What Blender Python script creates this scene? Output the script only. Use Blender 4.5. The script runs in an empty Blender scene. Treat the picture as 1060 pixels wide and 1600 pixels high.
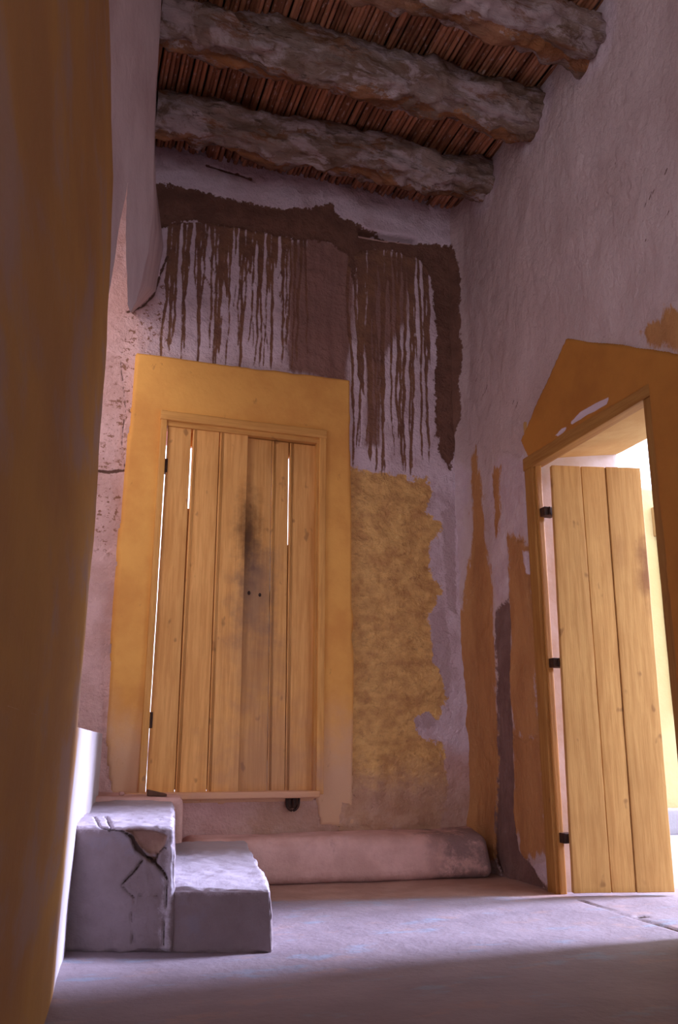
import bpy, bmesh, math, random
import numpy as np
from mathutils import Vector, Matrix

S = bpy.context.scene
COL = S.collection
R = math.radians

# ------------------------------------------------------------------ camera
FPX = 1345.0
EYE = np.array([0.0, 0.0, 0.65])
PIT, YAW, ROL = R(15.16), R(18.46), R(0.2)
_f = np.array([math.sin(YAW)*math.cos(PIT), math.cos(YAW)*math.cos(PIT), math.sin(PIT)])
_r = np.array([math.cos(YAW), -math.sin(YAW), 0.0])
_u = np.cross(_r, _f)
CA = _r*math.cos(ROL) + _u*math.sin(ROL)
CB = -_r*math.sin(ROL) + _u*math.cos(ROL)
cam_data = bpy.data.cameras.new('camera')
cam = bpy.data.objects.new('camera', cam_data)
COL.objects.link(cam)
cam.matrix_world = Matrix([[CA[0], CB[0], -_f[0], EYE[0]], [CA[1], CB[1], -_f[1], EYE[1]],
                    [CA[2], CB[2], -_f[2], EYE[2]], [0, 0, 0, 1]])
cam_data.sensor_fit = 'VERTICAL'
cam_data.sensor_height = 36.0
cam_data.lens = 36.0*FPX/1600.0
cam_data.clip_start = 0.02
S.camera = cam

# ------------------------------------------------------------------ light
SKY_STRENGTH = 4.6
SUN_STRENGTH = 16.0
REAR_POWER = 18.5
REAR_COLOR = (1.0, 0.82, 0.90)
EXPOSURE = 0.0

world = bpy.data.worlds.new('sky')
S.world = world
world.use_nodes = True
wn = world.node_tree
wn.nodes.clear()
wo = wn.nodes.new('ShaderNodeOutputWorld')
wb = wn.nodes.new('ShaderNodeBackground')
wb.inputs['Color'].default_value = (0.80, 0.84, 1.0, 1)
wb.inputs['Strength'].default_value = SKY_STRENGTH
wn.links.new(wb.outputs[0], wo.inputs['Surface'])

sd = bpy.data.lights.new('sun', 'SUN')
sd.energy = SUN_STRENGTH
sd.angle = R(16)
sd.color = (0.61, 0.66, 1.0)
sun = bpy.data.objects.new('sun', sd)
COL.objects.link(sun)
_az, _el = R(-3.0), R(24)
sdir = Vector((math.cos(_el)*math.cos(_az), math.cos(_el)*math.sin(_az), math.sin(_el)))  # towards the sun
sun.rotation_euler = sdir.to_track_quat('Z', 'Y').to_euler()
sun.location = (8, 2, 6)

def area(name, loc, target, sx, sy, power, color, portal=False):
    d = bpy.data.lights.new(name, 'AREA')
    d.shape = 'RECTANGLE'; d.size = sx; d.size_y = sy; d.energy = power; d.color = color
    if portal: d.cycles.is_portal = True
    o = bpy.data.objects.new(name, d)
    COL.objects.link(o)
    o.location = loc
    o.rotation_euler = (Vector(loc)-Vector(target)).to_track_quat('Z', 'Y').to_euler()
    return o

area('rear_ambient_fill', (1.3, -2.92, 1.35), (1.3, 3.0, 1.6), 1.3, 2.0, REAR_POWER, REAR_COLOR)  # added ambient fill, standing for an unseen opening behind the camera
area('recess_fill', (-0.56, 3.75, 2.2), (0.35, 4.5, 1.9), 0.8, 2.2, 20.0, (1.0, 0.88, 0.92))  # added fill inside the recess to brighten the pink wall, no opening modelled
area('doorway_sky_portal', (2.92, 3.15, 1.10), (0.0, 3.15, 1.10), 1.0, 2.2, 1.0, (1, 1, 1), True)

S.view_settings.view_transform = 'Standard'
S.view_settings.look = 'None'
S.view_settings.gamma = 1
S.view_settings.use_curve_mapping = False
S.view_settings.exposure = EXPOSURE
S.cycles.use_denoising = True
S.cycles.max_bounces = 8
S.cycles.diffuse_bounces = 6
S.cycles.sample_clamp_indirect = 8.0

# ------------------------------------------------------------------ calibration: photo pixel -> point on a real plane
def ray(x, y):
    return CA*(x-530)/FPX - CB*(y-800)/FPX + _f
def on_y(x, y, Y):
    d = ray(x, y); return EYE + d*(Y/d[1])
def on_z(x, y, z=0.0):
    d = ray(x, y); return EYE + d*((z-EYE[2])/d[2])
def on_p(x, y, p, n):
    d = ray(x, y); p = np.array(p); n = np.array(n); return EYE + d*(((p-EYE) @ n)/(d @ n))
YB = 4.6                                   # back wall plane
RP, RN = (2.318, 3.725, 0), (-1, 0.03, 0)  # right wall plane
def rwx(y): return 2.318 + 0.03*(y-3.725)
def bw(pts):                               # pixels -> (x, z) on the back wall
    return [(q[0], q[2]) for q in (on_y(x, y, YB) for x, y in pts)]
def rw(pts):                               # pixels -> (y, z) on the right wall
    return [(q[1], q[2]) for q in (on_p(x, y, RP, RN) for x, y in pts)]

# ------------------------------------------------------------------ numpy noise and distance helpers
def _hash(i, j, k, s):
    n = (i*374761393 + j*668265263 + k*2147483647 + s*144665) & 0xffffffff
    n = ((n ^ (n >> 13))*1274126177) & 0xffffffff
    n = ((n ^ (n >> 16))*2246822519) & 0xffffffff
    return ((n ^ (n >> 15)) & 0xffff)/32767.5 - 1.0
def noise(P, seed=0):
    P = np.asarray(P, float); I = np.floor(P).astype(np.int64); F = P-I; F = F*F*(3-2*F)
    r = 0
    for a in (0, 1):
        wa = F[:, 0] if a else 1-F[:, 0]
        for b in (0, 1):
            wb_ = F[:, 1] if b else 1-F[:, 1]
            for c in (0, 1):
                wc = F[:, 2] if c else 1-F[:, 2]
                r = r + wa*wb_*wc*_hash(I[:, 0]+a, I[:, 1]+b, I[:, 2]+c, seed)
    return r
def fbm(P, scale, oct=4, seed=0, stretch=(1, 1, 1)):
    P = np.asarray(P, float)*np.array(stretch)*scale
    r = 0; a = 1.0; t = 0
    for o in range(oct):
        r = r + a*noise(P*(2.03**o) + 17.3*o, seed+o); t += a; a *= 0.5
    return r/t
def poly_sd(U, V, poly):                   # signed distance, positive inside
    poly = np.array(poly); d = np.full(U.shape, 1e9); ins = np.zeros(U.shape, bool)
    n = len(poly)
    for i in range(n):
        a = poly[i]; b = poly[(i+1) % n]; e = b-a
        wx = U-a[0]; wy = V-a[1]
        t = np.clip((wx*e[0]+wy*e[1])/(e@e+1e-12), 0, 1)
        d = np.minimum(d, (wx-t*e[0])**2 + (wy-t*e[1])**2)
        c = (a[1] <= V) != (b[1] <= V)
        with np.errstate(divide='ignore', invalid='ignore'):
            xi = a[0] + (V-a[1])/(e[1] if e[1] else 1e-12)*e[0]
        ins ^= c & (U < xi)
    d = np.sqrt(d)
    return np.where(ins, d, -d)
def line_sd(U, V, line):                   # line: list of (u, v, halfwidth); positive inside
    out = np.full(U.shape, -1.0)
    for a, b in zip(line[:-1], line[1:]):
        m = 0.12
        s = (U > min(a[0], b[0])-m) & (U < max(a[0], b[0])+m) & (V > min(a[1], b[1])-m) & (V < max(a[1], b[1])+m)
        if not s.any(): continue
        u = U[s]; v = V[s]; ex = b[0]-a[0]; ey = b[1]-a[1]
        t = np.clip(((u-a[0])*ex+(v-a[1])*ey)/(ex*ex+ey*ey+1e-12), 0, 1)
        q = a[2]+(b[2]-a[2])*t - np.hypot(u-a[0]-t*ex, v-a[1]-t*ey)
        out[s] = np.maximum(out[s], q)
    return out
def lines_sd(U, V, ls):
    out = np.full(U.shape, -1.0)
    for l in ls: out = np.maximum(out, line_sd(U, V, l))
    return out

# ------------------------------------------------------------------ mesh helpers
def link(name, me, mat=None, parent=None, smooth=True):
    o = bpy.data.objects.new(name, me)
    COL.objects.link(o)
    if mat: me.materials.append(mat)
    if smooth: me.polygons.foreach_set('use_smooth', [True]*len(me.polygons))
    if parent is not None: o.parent = parent
    return o
def mesh_np(name, V, Fq, attrs=None):
    me = bpy.data.meshes.new(name)
    V = np.asarray(V, np.float32); Fq = np.asarray(Fq, np.int32)
    me.vertices.add(len(V)); me.vertices.foreach_set('co', V.ravel())
    k = Fq.shape[1]
    me.loops.add(Fq.size); me.loops.foreach_set('vertex_index', Fq.ravel())
    me.polygons.add(len(Fq)); me.polygons.foreach_set('loop_start', np.arange(len(Fq), dtype=np.int32)*k)
    me.polygons.foreach_set('loop_total', np.full(len(Fq), k, np.int32))
    for n, a in (attrs or {}).items():
        t = me.attributes.new(n, 'FLOAT', 'POINT'); t.data.foreach_set('value', np.asarray(a, np.float32))
    me.update(calc_edges=True); me.validate()
    return me
def grid_faces(nu, nv, keep=None, flip=False):
    i = np.arange(nu-1)[:, None]*nv + np.arange(nv-1)[None, :]
    q = np.stack([i, i+nv, i+nv+1, i+1], -1).reshape(-1, 4)
    if flip: q = q[:, ::-1]
    if keep is not None: q = q[keep.reshape(-1)]
    return q
def compact(V, F, attrs):
    used = np.zeros(len(V), bool); used[F.ravel()] = True
    m = np.cumsum(used)-1
    return V[used], m[F], {k: a[used] for k, a in (attrs or {}).items()}
def rbox(corners, r=0.01, res=0.02, amp=0.0, fq=8.0, seed=0, disp=None):
    """rounded, gridded, trilinear box. corners: 8 points, order (x-,y-,z-),(x+,y-,z-),(x-,y+,z-),(x+,y+,z-), then z+."""
    c = np.array(corners, float)
    L = np.array([np.linalg.norm(c[1]-c[0]), np.linalg.norm(c[2]-c[0]), np.linalg.norm(c[4]-c[0])])
    r = min(r, 0.45*L.min())
    N = [max(3, min(400, int(math.ceil(l/res)))) for l in L]
    ax = []
    for l, n in zip(L, N):
        base = np.linspace(0, l, n+1)
        extra = np.array([r*0.5, r*0.15, r, l-r, l-r*0.5, l-r*0.15])
        ax.append(np.unique(np.round(np.concatenate([base, extra]), 6)))
    Vs = []; Fs = []; off = 0
    for a in range(3):
        b, d = (a+1) % 3, (a+2) % 3
        for side in (0, 1):
            A, B = np.meshgrid(ax[b], ax[d], indexing='ij')
            P = np.zeros(A.shape+(3,)); P[..., b] = A; P[..., d] = B; P[..., a] = L[a]*side
            Vs.append(P.reshape(-1, 3))
            Fs.append(grid_faces(len(ax[b]), len(ax[d]), flip=(side == 0))+off); off += A.size
    V = np.concatenate(Vs); F = np.concatenate(Fs)
    key = np.round(V*1e5).astype(np.int64)
    _, idx, inv = np.unique(key, axis=0, return_index=True, return_inverse=True)
    V = V[idx]; F = inv.ravel()[F]
    q = np.clip(V, r, L-r); d = V-q
    ln = np.linalg.norm(d, axis=1, keepdims=True); nrm = d/np.maximum(ln, 1e-9)
    V = q + nrm*r
    t = V/L; u, v, w = t[:, :1], t[:, 1:2], t[:, 2:]
    X = ((1-u)*(1-v)*(1-w)*c[0]+u*(1-v)*(1-w)*c[1]+(1-u)*v*(1-w)*c[2]+u*v*(1-w)*c[3]
         + (1-u)*(1-v)*w*c[4]+u*(1-v)*w*c[5]+(1-u)*v*w*c[6]+u*v*w*c[7])
    ex = (c[1]-c[0])/L[0]; ey = (c[2]-c[0])/L[1]; ez = (c[4]-c[0])/L[2]
    n3 = nrm[:, :1]*ex+nrm[:, 1:2]*ey+nrm[:, 2:]*ez
    if amp: X = X + n3*(fbm(X, fq, 4, seed)*amp)[:, None]
    attrs = {}
    if disp: X, attrs = disp(X, n3, t)
    return X, F, attrs
def bx(x0, x1, y0, y1, z0, z1):
    return [(x0, y0, z0), (x1, y0, z0), (x0, y1, z0), (x1, y1, z0), (x0, y0, z1), (x1, y0, z1), (x0, y1, z1), (x1, y1, z1)]
def add_box(name, corners, mat, parent=None, **k):
    V, F, at = rbox(corners, **k)
    return link(name, mesh_np(name, V, F, at), mat, parent)
class MB:                                  # gathers pieces of ONE part into one mesh
    def __init__(s): s.V = []; s.F = []; s.A = {}; s.n = 0
    def add(s, V, F, attrs=None, tone=0.0):
        V = np.asarray(V, float); s.V.append(V); s.F.append(np.asarray(F)+s.n); s.n += len(V)
        at = dict(attrs or {}); at['tone'] = np.full(len(V), tone)
        for k, a in at.items(): s.A.setdefault(k, []).append(a)
    def box(s, corners, tone=0.0, **k):
        V, F, at = rbox(corners, **k); s.add(V, F, at, tone)
    def build(s, name, mat, parent=None):
        return link(name, mesh_np(name, np.concatenate(s.V), np.concatenate(s.F), {k: np.concatenate(a) for k, a in s.A.items()}), mat, parent)
def tube(path, rad, seg=10, cap=True):
    path = np.array(path, float); n = len(path)
    rad = np.full(n, rad) if np.isscalar(rad) else np.array(rad)
    T = np.gradient(path, axis=0); T /= np.linalg.norm(T, axis=1, keepdims=True)
    up = np.array([0, 0, 1.0]) if abs(T[0, 2]) < 0.9 else np.array([1.0, 0, 0])
    s = np.cross(T, up); s /= np.linalg.norm(s, axis=1, keepdims=True); w = np.cross(s, T)
    a = np.linspace(0, 2*np.pi, seg, endpoint=False)
    V = path[:, None]+rad[:, None, None]*(np.cos(a)[None, :, None]*s[:, None]+np.sin(a)[None, :, None]*w[:, None])
    V = V.reshape(-1, 3)
    F = [(i*seg+j, i*seg+(j+1) % seg, (i+1)*seg+(j+1) % seg, (i+1)*seg+j) for i in range(n-1) for j in range(seg)]
    if cap:
        c0 = len(V); V = np.vstack([V, path[:1], path[-1:]])
        for j in range(0, seg, 2):
            F.append((c0, (j+2) % seg, (j+1) % seg, j)); e = (n-1)*seg
            F.append((c0+1, e+j, e+(j+1) % seg, e+(j+2) % seg))
    return V, np.array(F)
def empty(name, loc, label=None, cat=None, group=None, kind=None):
    o = bpy.data.objects.new(name, None); COL.objects.link(o); o.location = loc
    o.empty_display_size = 0.1
    tag(o, label, cat, group, kind); return o
def tag(o, label=None, cat=None, group=None, kind=None):
    if label: o['label'] = label
    if cat: o['category'] = cat
    if group: o['group'] = group
    if kind: o['kind'] = kind
    return o
def settle(parent):                        # children were modelled in world space
    bpy.context.view_layer.update()
    for c in parent.children: c.matrix_parent_inverse = parent.matrix_world.inverted()

# ------------------------------------------------------------------ materials
class NT:
    def __init__(s, name):
        s.m = bpy.data.materials.new(name); s.m.use_nodes = True; s.t = s.m.node_tree; s.t.nodes.clear()
        s.out = s.t.nodes.new('ShaderNodeOutputMaterial'); s.b = s.t.nodes.new('ShaderNodeBsdfPrincipled')
        s.t.links.new(s.b.outputs[0], s.out.inputs[0])
        s.b.inputs['Roughness'].default_value = 0.9
        s.b.inputs['Specular IOR Level'].default_value = 0.2
        s.pos = s.t.nodes.new('ShaderNodeNewGeometry').outputs['Position']
    def set(s, sock, v):
        if hasattr(v, 'node'): s.t.links.new(v, sock)
        else:
            if hasattr(sock, 'default_value') and hasattr(sock.default_value, '__len__') and not hasattr(v, '__len__'): v = (v,)*len(sock.default_value)
            if hasattr(v, '__len__') and len(v) == 3 and len(sock.default_value) == 4: v = (*v, 1)
            sock.default_value = v
    def math(s, op, a, b=0.0, c=0.0, clamp=False):
        n = s.t.nodes.new('ShaderNodeMath'); n.operation = op; n.use_clamp = clamp
        s.set(n.inputs[0], a); s.set(n.inputs[1], b); s.set(n.inputs[2], c); return n.outputs[0]
    def stretch(s, sc):
        n = s.t.nodes.new('ShaderNodeVectorMath'); n.operation = 'MULTIPLY'; s.set(n.inputs[0], s.pos); n.inputs[1].default_value = sc; return n.outputs[0]
    def noise(s, scale, detail=4, rough=0.55, sc=(1, 1, 1), dist=0.0):
        n = s.t.nodes.new('ShaderNodeTexNoise'); n.inputs['Scale'].default_value = scale
        n.inputs['Detail'].default_value = detail; n.inputs['Roughness'].default_value = rough; n.inputs['Distortion'].default_value = dist
        s.set(n.inputs['Vector'], s.stretch(sc)); return n.outputs['Fac']
    def ramp(s, f, lo, hi, a=0.0, b=1.0):
        n = s.t.nodes.new('ShaderNodeMapRange'); n.interpolation_type = 'SMOOTHSTEP'; s.set(n.inputs['Value'], f)
        s.set(n.inputs['From Min'], lo); s.set(n.inputs['From Max'], hi); s.set(n.inputs['To Min'], a); s.set(n.inputs['To Max'], b)
        return n.outputs['Result']
    def mix(s, f, a, b, mode='MIX'):
        n = s.t.nodes.new('ShaderNodeMix'); n.data_type = 'RGBA'; n.blend_type = mode
        s.set(n.inputs[0], f); s.set(n.inputs[6], a); s.set(n.inputs[7], b); return n.outputs[2]
    def attr(s, name):
        n = s.t.nodes.new('ShaderNodeAttribute'); n.attribute_name = name; return n.outputs['Fac']
    def xyz(s):
        n = s.t.nodes.new('ShaderNodeSeparateXYZ'); s.set(n.inputs[0], s.pos); return n.outputs
    def bump(s, h, strength=0.5, dist=0.01):
        n = s.t.nodes.new('ShaderNodeBump'); n.inputs['Strength'].default_value = strength; n.inputs['Distance'].default_value = dist
        s.set(n.inputs['Height'], h); s.t.links.new(n.outputs[0], s.b.inputs['Normal'])
    def mask(s, attr, amp=0.02, scale=14, soft=0.004, detail=6, sc=(1, 1, 1), off=0.0):
        n = s.noise(scale, max(detail, 8), 0.74, sc)
        v = s.math('MULTIPLY_ADD', s.math('SUBTRACT', n, 0.5), amp*4, s.attr(attr))
        return s.ramp(v, off-soft, off+soft)
    def done(s, col, rough=None):
        s.set(s.b.inputs['Base Color'], col)
        if rough is not None: s.set(s.b.inputs['Roughness'], rough)
        return s.m
def mottled(nt, a, b, scale=3.0, lo=0.35, hi=0.65, sc=(1, 1, 1)):
    return nt.mix(nt.ramp(nt.noise(scale, 6, 0.6, sc), lo, hi), a, b)

WHITE = (0.73, 0.58, 0.63); WHITE2 = (0.54, 0.39, 0.41)
PINK = (0.72, 0.47, 0.44); PINK2 = (0.60, 0.37, 0.33)
MUD = (0.20, 0.098, 0.066); MUD2 = (0.15, 0.072, 0.050)
OCH = (0.62, 0.30, 0.045); OCH2 = (0.52, 0.22, 0.030)
OCHD = (0.45, 0.18, 0.025)

def mat_back():
    t = NT('back_wall_plaster')
    c = mottled(t, WHITE, WHITE2, 5, 0.4, 0.75)
    c = t.mix(t.mask('sd_pink', 0.12, 4, 0.10), c, mottled(t, PINK, PINK2, 6))
    spots = t.math('MULTIPLY', t.ramp(t.noise(28, 5, 0.7, (1, 1, 1.3)), 0.56, 0.60), t.mask('sd_spots', 0.05, 8, 0.05))
    c = t.mix(spots, c, (0.30, 0.15, 0.10))
    c = t.mix(t.mask('sd_yellow', 0.06, 8, 0.006, 9), c, mottled(t, (0.84, 0.52, 0.19), (0.60, 0.32, 0.12), 13, 0.30, 0.70, (1, 1, 1.5)))
    c = t.mix(t.math('MULTIPLY', t.ramp(t.noise(24, 8, 0.75, (1, 1, 1.5), 0.5), 0.54, 0.66, 0, 0.45), t.ramp(t.attr('sd_yellow'), 0, 0.02)), c, (0.36, 0.17, 0.08))
    c = t.mix(t.math('MULTIPLY', t.mask('sd_low', 0.12, 5, 0.14), 0.85), c, mottled(t, (0.58, 0.38, 0.30), (0.48, 0.28, 0.19), 5))
    wash = t.math('MULTIPLY', t.mask('sd_wash', 0.03, 26, 0.025, 5, (1, 1, 0.12)), 0.95)
    c = t.mix(wash, c, mottled(t, (0.30, 0.15, 0.115), (0.24, 0.12, 0.09), 20, 0.35, 0.65, (1, 1, 0.15)))
    c = t.mix(t.mask('sd_streak', 0.0045, 30, 0.0028, 5), c, mottled(t, MUD, (0.26, 0.13, 0.075), 8))
    c = t.mix(t.mask('sd_mud', 0.035, 14, 0.003, 9), c, mottled(t, MUD, MUD2, 9))
    c = t.mix(t.mask('sd_flake', 0.02, 24, 0.004, 8), c, mottled(t, (0.55, 0.41, 0.42), WHITE2, 14))
    c = t.mix(t.mask('sd_crack', 0.007, 22, 0.002, 6), c, (0.14, 0.07, 0.05))
    h = t.math('ADD', t.noise(9, 8, 0.62), t.math('MULTIPLY', t.noise(60, 4, 0.6), 0.25))
    t.bump(h, 0.9, 0.04)
    return t.done(c)
def mat_right():
    t = NT('right_wall_plaster')
    c = mottled(t, (0.58, 0.43, 0.41), (0.48, 0.34, 0.32), 4, 0.3, 0.75, (1, 1, 0.5))
    c = t.mix(t.mask('sd_pale', 0.04, 10, 0.03), c, mottled(t, (0.62, 0.48, 0.49), WHITE2, 8))
    c = t.mix(t.mask('sd_orange', 0.07, 9, 0.014, 8, (1, 1, 0.4)), c, mottled(t, (0.50, 0.24, 0.09), (0.40, 0.18, 0.07), 6, 0.3, 0.7, (1, 1, 0.5)))
    c = t.mix(t.mask('sd_brown', 0.035, 16, 0.008, 7, (1, 1, 0.5)), c, mottled(t, (0.23, 0.135, 0.115), (0.18, 0.10, 0.085), 8))
    c = t.mix(t.mask('sd_mud', 0.03, 14, 0.004, 9), c, mottled(t, MUD, MUD2, 9))
    c = t.mix(t.mask('sd_flake', 0.012, 20, 0.006, 7), c, mottled(t, (0.66, 0.53, 0.55), WHITE2, 9))
    c = t.mix(t.mask('sd_crack', 0.003, 40, 0.002, 4), c, (0.13, 0.065, 0.05))
    h = t.math('ADD', t.noise(7, 8, 0.6, (1, 1.4, 0.7)), t.math('MULTIPLY', t.noise(45, 4, 0.6), 0.2))
    t.bump(h, 0.8, 0.04)
    return t.done(c)
def mat_left():
    t = NT('left_wall_plaster')
    c = mottled(t, (0.43, 0.22, 0.062), (0.34, 0.165, 0.062), 3, 0.3, 0.7, (1, 0.35, 0.8))
    pur = t.ramp(t.noise(6, 6, 0.62, (1, 0.30, 0.7)), 0.48, 0.66)
    c = t.mix(t.math('MULTIPLY', pur, 0.65), c, (0.32, 0.21, 0.185))
    c = t.mix(t.mask('sd_pale_lit', 0.06, 5, 0.09), c, mottled(t, (0.48, 0.42, 0.42), (0.43, 0.37, 0.37), 4))  # faded plaster low down, plus the door-lit strip put into the colour
    t.bump(t.math('ADD', t.noise(6, 7, 0.55, (1, 1, 0.4)), t.math('MULTIPLY', t.noise(50, 3), 0.15)), 0.4, 0.02)
    return t.done(c)
def mat_plain(name, a, b, scale=5, bump=0.5, bs=10, dist=0.02, sc=(1, 1, 1)):
    t = NT(name); c = mottled(t, a, b, scale, 0.35, 0.65, sc)
    t.bump(t.math('ADD', t.noise(bs, 7, 0.6, sc), t.math('MULTIPLY', t.noise(bs*6, 3), 0.2)), bump, dist)
    return t.done(c)
def mat_floor():
    t = NT('worn_plaster_floor')
    c = mottled(t, (0.32, 0.255, 0.275), (0.255, 0.20, 0.22), 2.5, 0.3, 0.7, (1, 1.5, 1))
    c = t.mix(t.ramp(t.noise(3.2, 5, 0.6, (1, 2.2, 1)), 0.56, 0.68, 0, 0.6), c, (0.26, 0.32, 0.40))
    c = t.mix(t.ramp(t.noise(4.1, 5, 0.6, (1.2, 2, 3)), 0.57, 0.68, 0, 0.6), c, (0.37, 0.25, 0.23))
    c = t.mix(t.mask('sd_edge', 0.05, 5, 0.06), c, mottled(t, (0.44, 0.27, 0.22), (0.36, 0.21, 0.17), 5))
    c = t.mix(t.mask('sd_crack', 0.005, 30, 0.003, 4), c, (0.10, 0.06, 0.05))
    t.bump(t.math('ADD', t.noise(5, 8, 0.6), t.math('MULTIPLY', t.noise(40, 4, 0.6), 0.15)), 0.5, 0.02)
    return t.done(c, 0.62)
def mat_step():
    t = NT('step_plaster')
    c = mottled(t, (0.25, 0.195, 0.205), (0.19, 0.14, 0.14), 4, 0.3, 0.7)
    c = t.mix(t.ramp(t.noise(7, 6, 0.65), 0.52, 0.66, 0, 0.55), c, (0.20, 0.17, 0.20))
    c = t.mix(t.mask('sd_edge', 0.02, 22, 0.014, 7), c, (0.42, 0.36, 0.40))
    c = t.mix(t.mask('sd_brk', 0.006, 18, 0.004, 5), c, mottled(t, (0.30, 0.18, 0.13), (0.22, 0.12, 0.09), 12))
    c = t.mix(t.mask('sd_crack', 0.003, 40, 0.002, 4), c, (0.06, 0.035, 0.03))
    t.bump(t.math('ADD', t.noise(14, 8, 0.65), t.math('MULTIPLY', t.noise(90, 3), 0.2)), 0.6, 0.012)
    return t.done(c)
def mat_wood(name, a, b, stains=(), grain=1.0, rough=0.6, axis='Z'):
    t = NT(name)
    sc = (6, 6, 0.35) if axis == 'Z' else ((0.35, 6, 6) if axis == 'X' else (6, 0.35, 6))
    g = t.noise(9, 6, 0.65, sc, 0.4)
    c = t.mix(t.ramp(g, 0.32, 0.70), a, b)
    c = t.mix(t.ramp(t.noise(2.5, 4, 0.5), 0.4, 0.7, 0, 0.35), c, tuple(v*0.8 for v in b))
    tone = t.math('MULTIPLY_ADD', t.attr('tone'), 1.0, 1.0)
    cc = t.t.nodes.new('ShaderNodeCombineXYZ')
    for i in range(3): t.set(cc.inputs[i], tone)
    c = t.mix(1.0, c, cc.outputs[0], 'MULTIPLY')
    kn = t.ramp(t.noise(13, 2, 0.5, (1, 1, 0.6)), 0.68, 0.74, 0, 0.55)
    c = t.mix(kn, c, (0.20, 0.08, 0.03))
    x, y, z = t.xyz()
    w = t.math('MULTIPLY', t.math('SUBTRACT', t.noise(9, 5, 0.6), 0.5), 1.6)
    for (cx, cz, rx, rz, k, colr) in stains:
        dx = t.math('DIVIDE', t.math('SUBTRACT', x, cx), rx); dz = t.math('DIVIDE', t.math('SUBTRACT', z, cz), rz)
        q = t.math('ADD', t.math('SQRT', t.math('ADD', t.math('MULTIPLY', dx, dx), t.math('MULTIPLY', dz, dz))), w)
        c = t.mix(t.ramp(q, 1.2, 0.1, 0, k), c, colr)
    t.bump(t.math('ADD', g, t.math('MULTIPLY', t.noise(30, 3, 0.5, sc), 0.4)), 0.35*grain, 0.004)
    return t.done(c, rough)
def mat_beam():
    t = NT('weathered_beam_wood')
    c = mottled(t, (0.36, 0.25, 0.21), (0.20, 0.115, 0.075), 9, 0.35, 0.65, (0.3, 1, 1))
    c = t.mix(t.ramp(t.noise(5, 8, 0.7, (0.5, 1, 1), 0.8), 0.48, 0.58, 0, 0.9), c, (0.50, 0.38, 0.37))
    c = t.mix(t.ramp(t.noise(6, 6, 0.7, (0.4, 1.3, 1.3), 0.5), 0.56, 0.66, 0, 0.8), c, (0.24, 0.09, 0.03))
    c = t.mix(t.ramp(t.noise(22, 5, 0.7, (0.3, 1, 1)), 0.60, 0.68, 0, 0.7), c, (0.08, 0.045, 0.03))
    c = t.mix(t.math('MULTIPLY', t.mask('sd_bark', 0.9, 5, 0.06, 6, (0.5, 1, 1)), 0.85), c, mottled(t, (0.40, 0.16, 0.055), (0.20, 0.08, 0.035), 12, sc=(0.2, 1, 1)))
    t.bump(t.math('ADD', t.noise(16, 8, 0.75, (0.3, 1, 1), 0.6), t.math('MULTIPLY', t.noise(60, 4, 0.6, (0.2, 1, 1)), 0.3)), 1.0, 0.03)
    return t.done(c)
def mat_reed():
    t = NT('dry_reed')
    c = t.mix(t.ramp(t.attr('tone'), -1, 1), (0.22, 0.085, 0.042), (0.52, 0.22, 0.115))
    c = t.mix(t.ramp(t.noise(55, 4, 0.7, (1, 0.35, 1)), 0.58, 0.66, 0, 0.8), c, (0.60, 0.42, 0.36))
    c = t.mix(t.ramp(t.noise(6, 4, 0.6), 0.55, 0.75, 0, 0.6), c, (0.09, 0.04, 0.025))
    t.bump(t.noise(60, 4, 0.6, (1, 0.2, 1)), 0.4, 0.004)
    return t.done(c, 0.6)
def mat_surround():
    t = NT('ochre_surround_plaster')
    c = mottled(t, (0.82, 0.42, 0.105), (0.70, 0.32, 0.08), 3, 0.35, 0.7)
    x, y, z = t.xyz()
    n = t.math('MULTIPLY', t.math('SUBTRACT', t.noise(4, 6, 0.6), 0.5), 0.7)
    low = t.ramp(t.math('ADD', z, n), 1.0, 0.45, 0, 0.75)
    c = t.mix(low, c, (0.64, 0.42, 0.30))
    c = t.mix(t.ramp(t.noise(16, 6, 0.7, (1, 1, 0.5)), 0.62, 0.72, 0, 0.5), c, (0.34, 0.15, 0.05))
    t.bump(t.math('ADD', t.noise(8, 7, 0.6), t.math('MULTIPLY', t.noise(50, 3), 0.2)), 0.35, 0.012)
    return t.done(c)

M_BACK = mat_back(); M_RIGHT = mat_right(); M_LEFT = mat_left(); M_FLOOR = mat_floor(); M_STEP = mat_step()
M_PANEL = mat_plain('pale_limewash', (0.56, 0.44, 0.43), (0.45, 0.33, 0.32), 4, 0.5, 7, 0.02, (1, 1, 0.4))
M_PINK = mat_plain('pink_plaster', (0.66, 0.40, 0.35), (0.52, 0.30, 0.25), 5, 0.6, 10)
M_ROOM = mat_plain('room_plaster', (0.50, 0.38, 0.37), (0.42, 0.31, 0.30), 4, 0.4, 7)
M_SLAB = mat_plain('ceiling_earth', (0.10, 0.05, 0.035), (0.07, 0.035, 0.025), 6, 0.4, 9)
M_SURR = mat_surround()
M_SURR2 = mat_plain('dark_ochre_plaster', (0.47, 0.19, 0.035), (0.40, 0.155, 0.03), 3, 0.45, 8, 0.015)
M_REVEAL = mat_plain('reveal_ochre_plaster', (0.60, 0.38, 0.14), (0.52, 0.30, 0.10), 4, 0.3, 8, 0.01)
M_REVEAL2 = mat_plain('reveal_pale_plaster', (0.62, 0.53, 0.50), (0.54, 0.42, 0.34), 4, 0.3, 8, 0.01)
M_COURT = mat_plain('courtyard_wall_plaster', (0.50, 0.42, 0.20), (0.45, 0.37, 0.16), 1.5, 0.3, 5, 0.02)
M_COURT2 = mat_plain('courtyard_panel_plaster', (0.34, 0.22, 0.09), (0.30, 0.19, 0.07), 1.5, 0.3, 5, 0.02)
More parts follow.
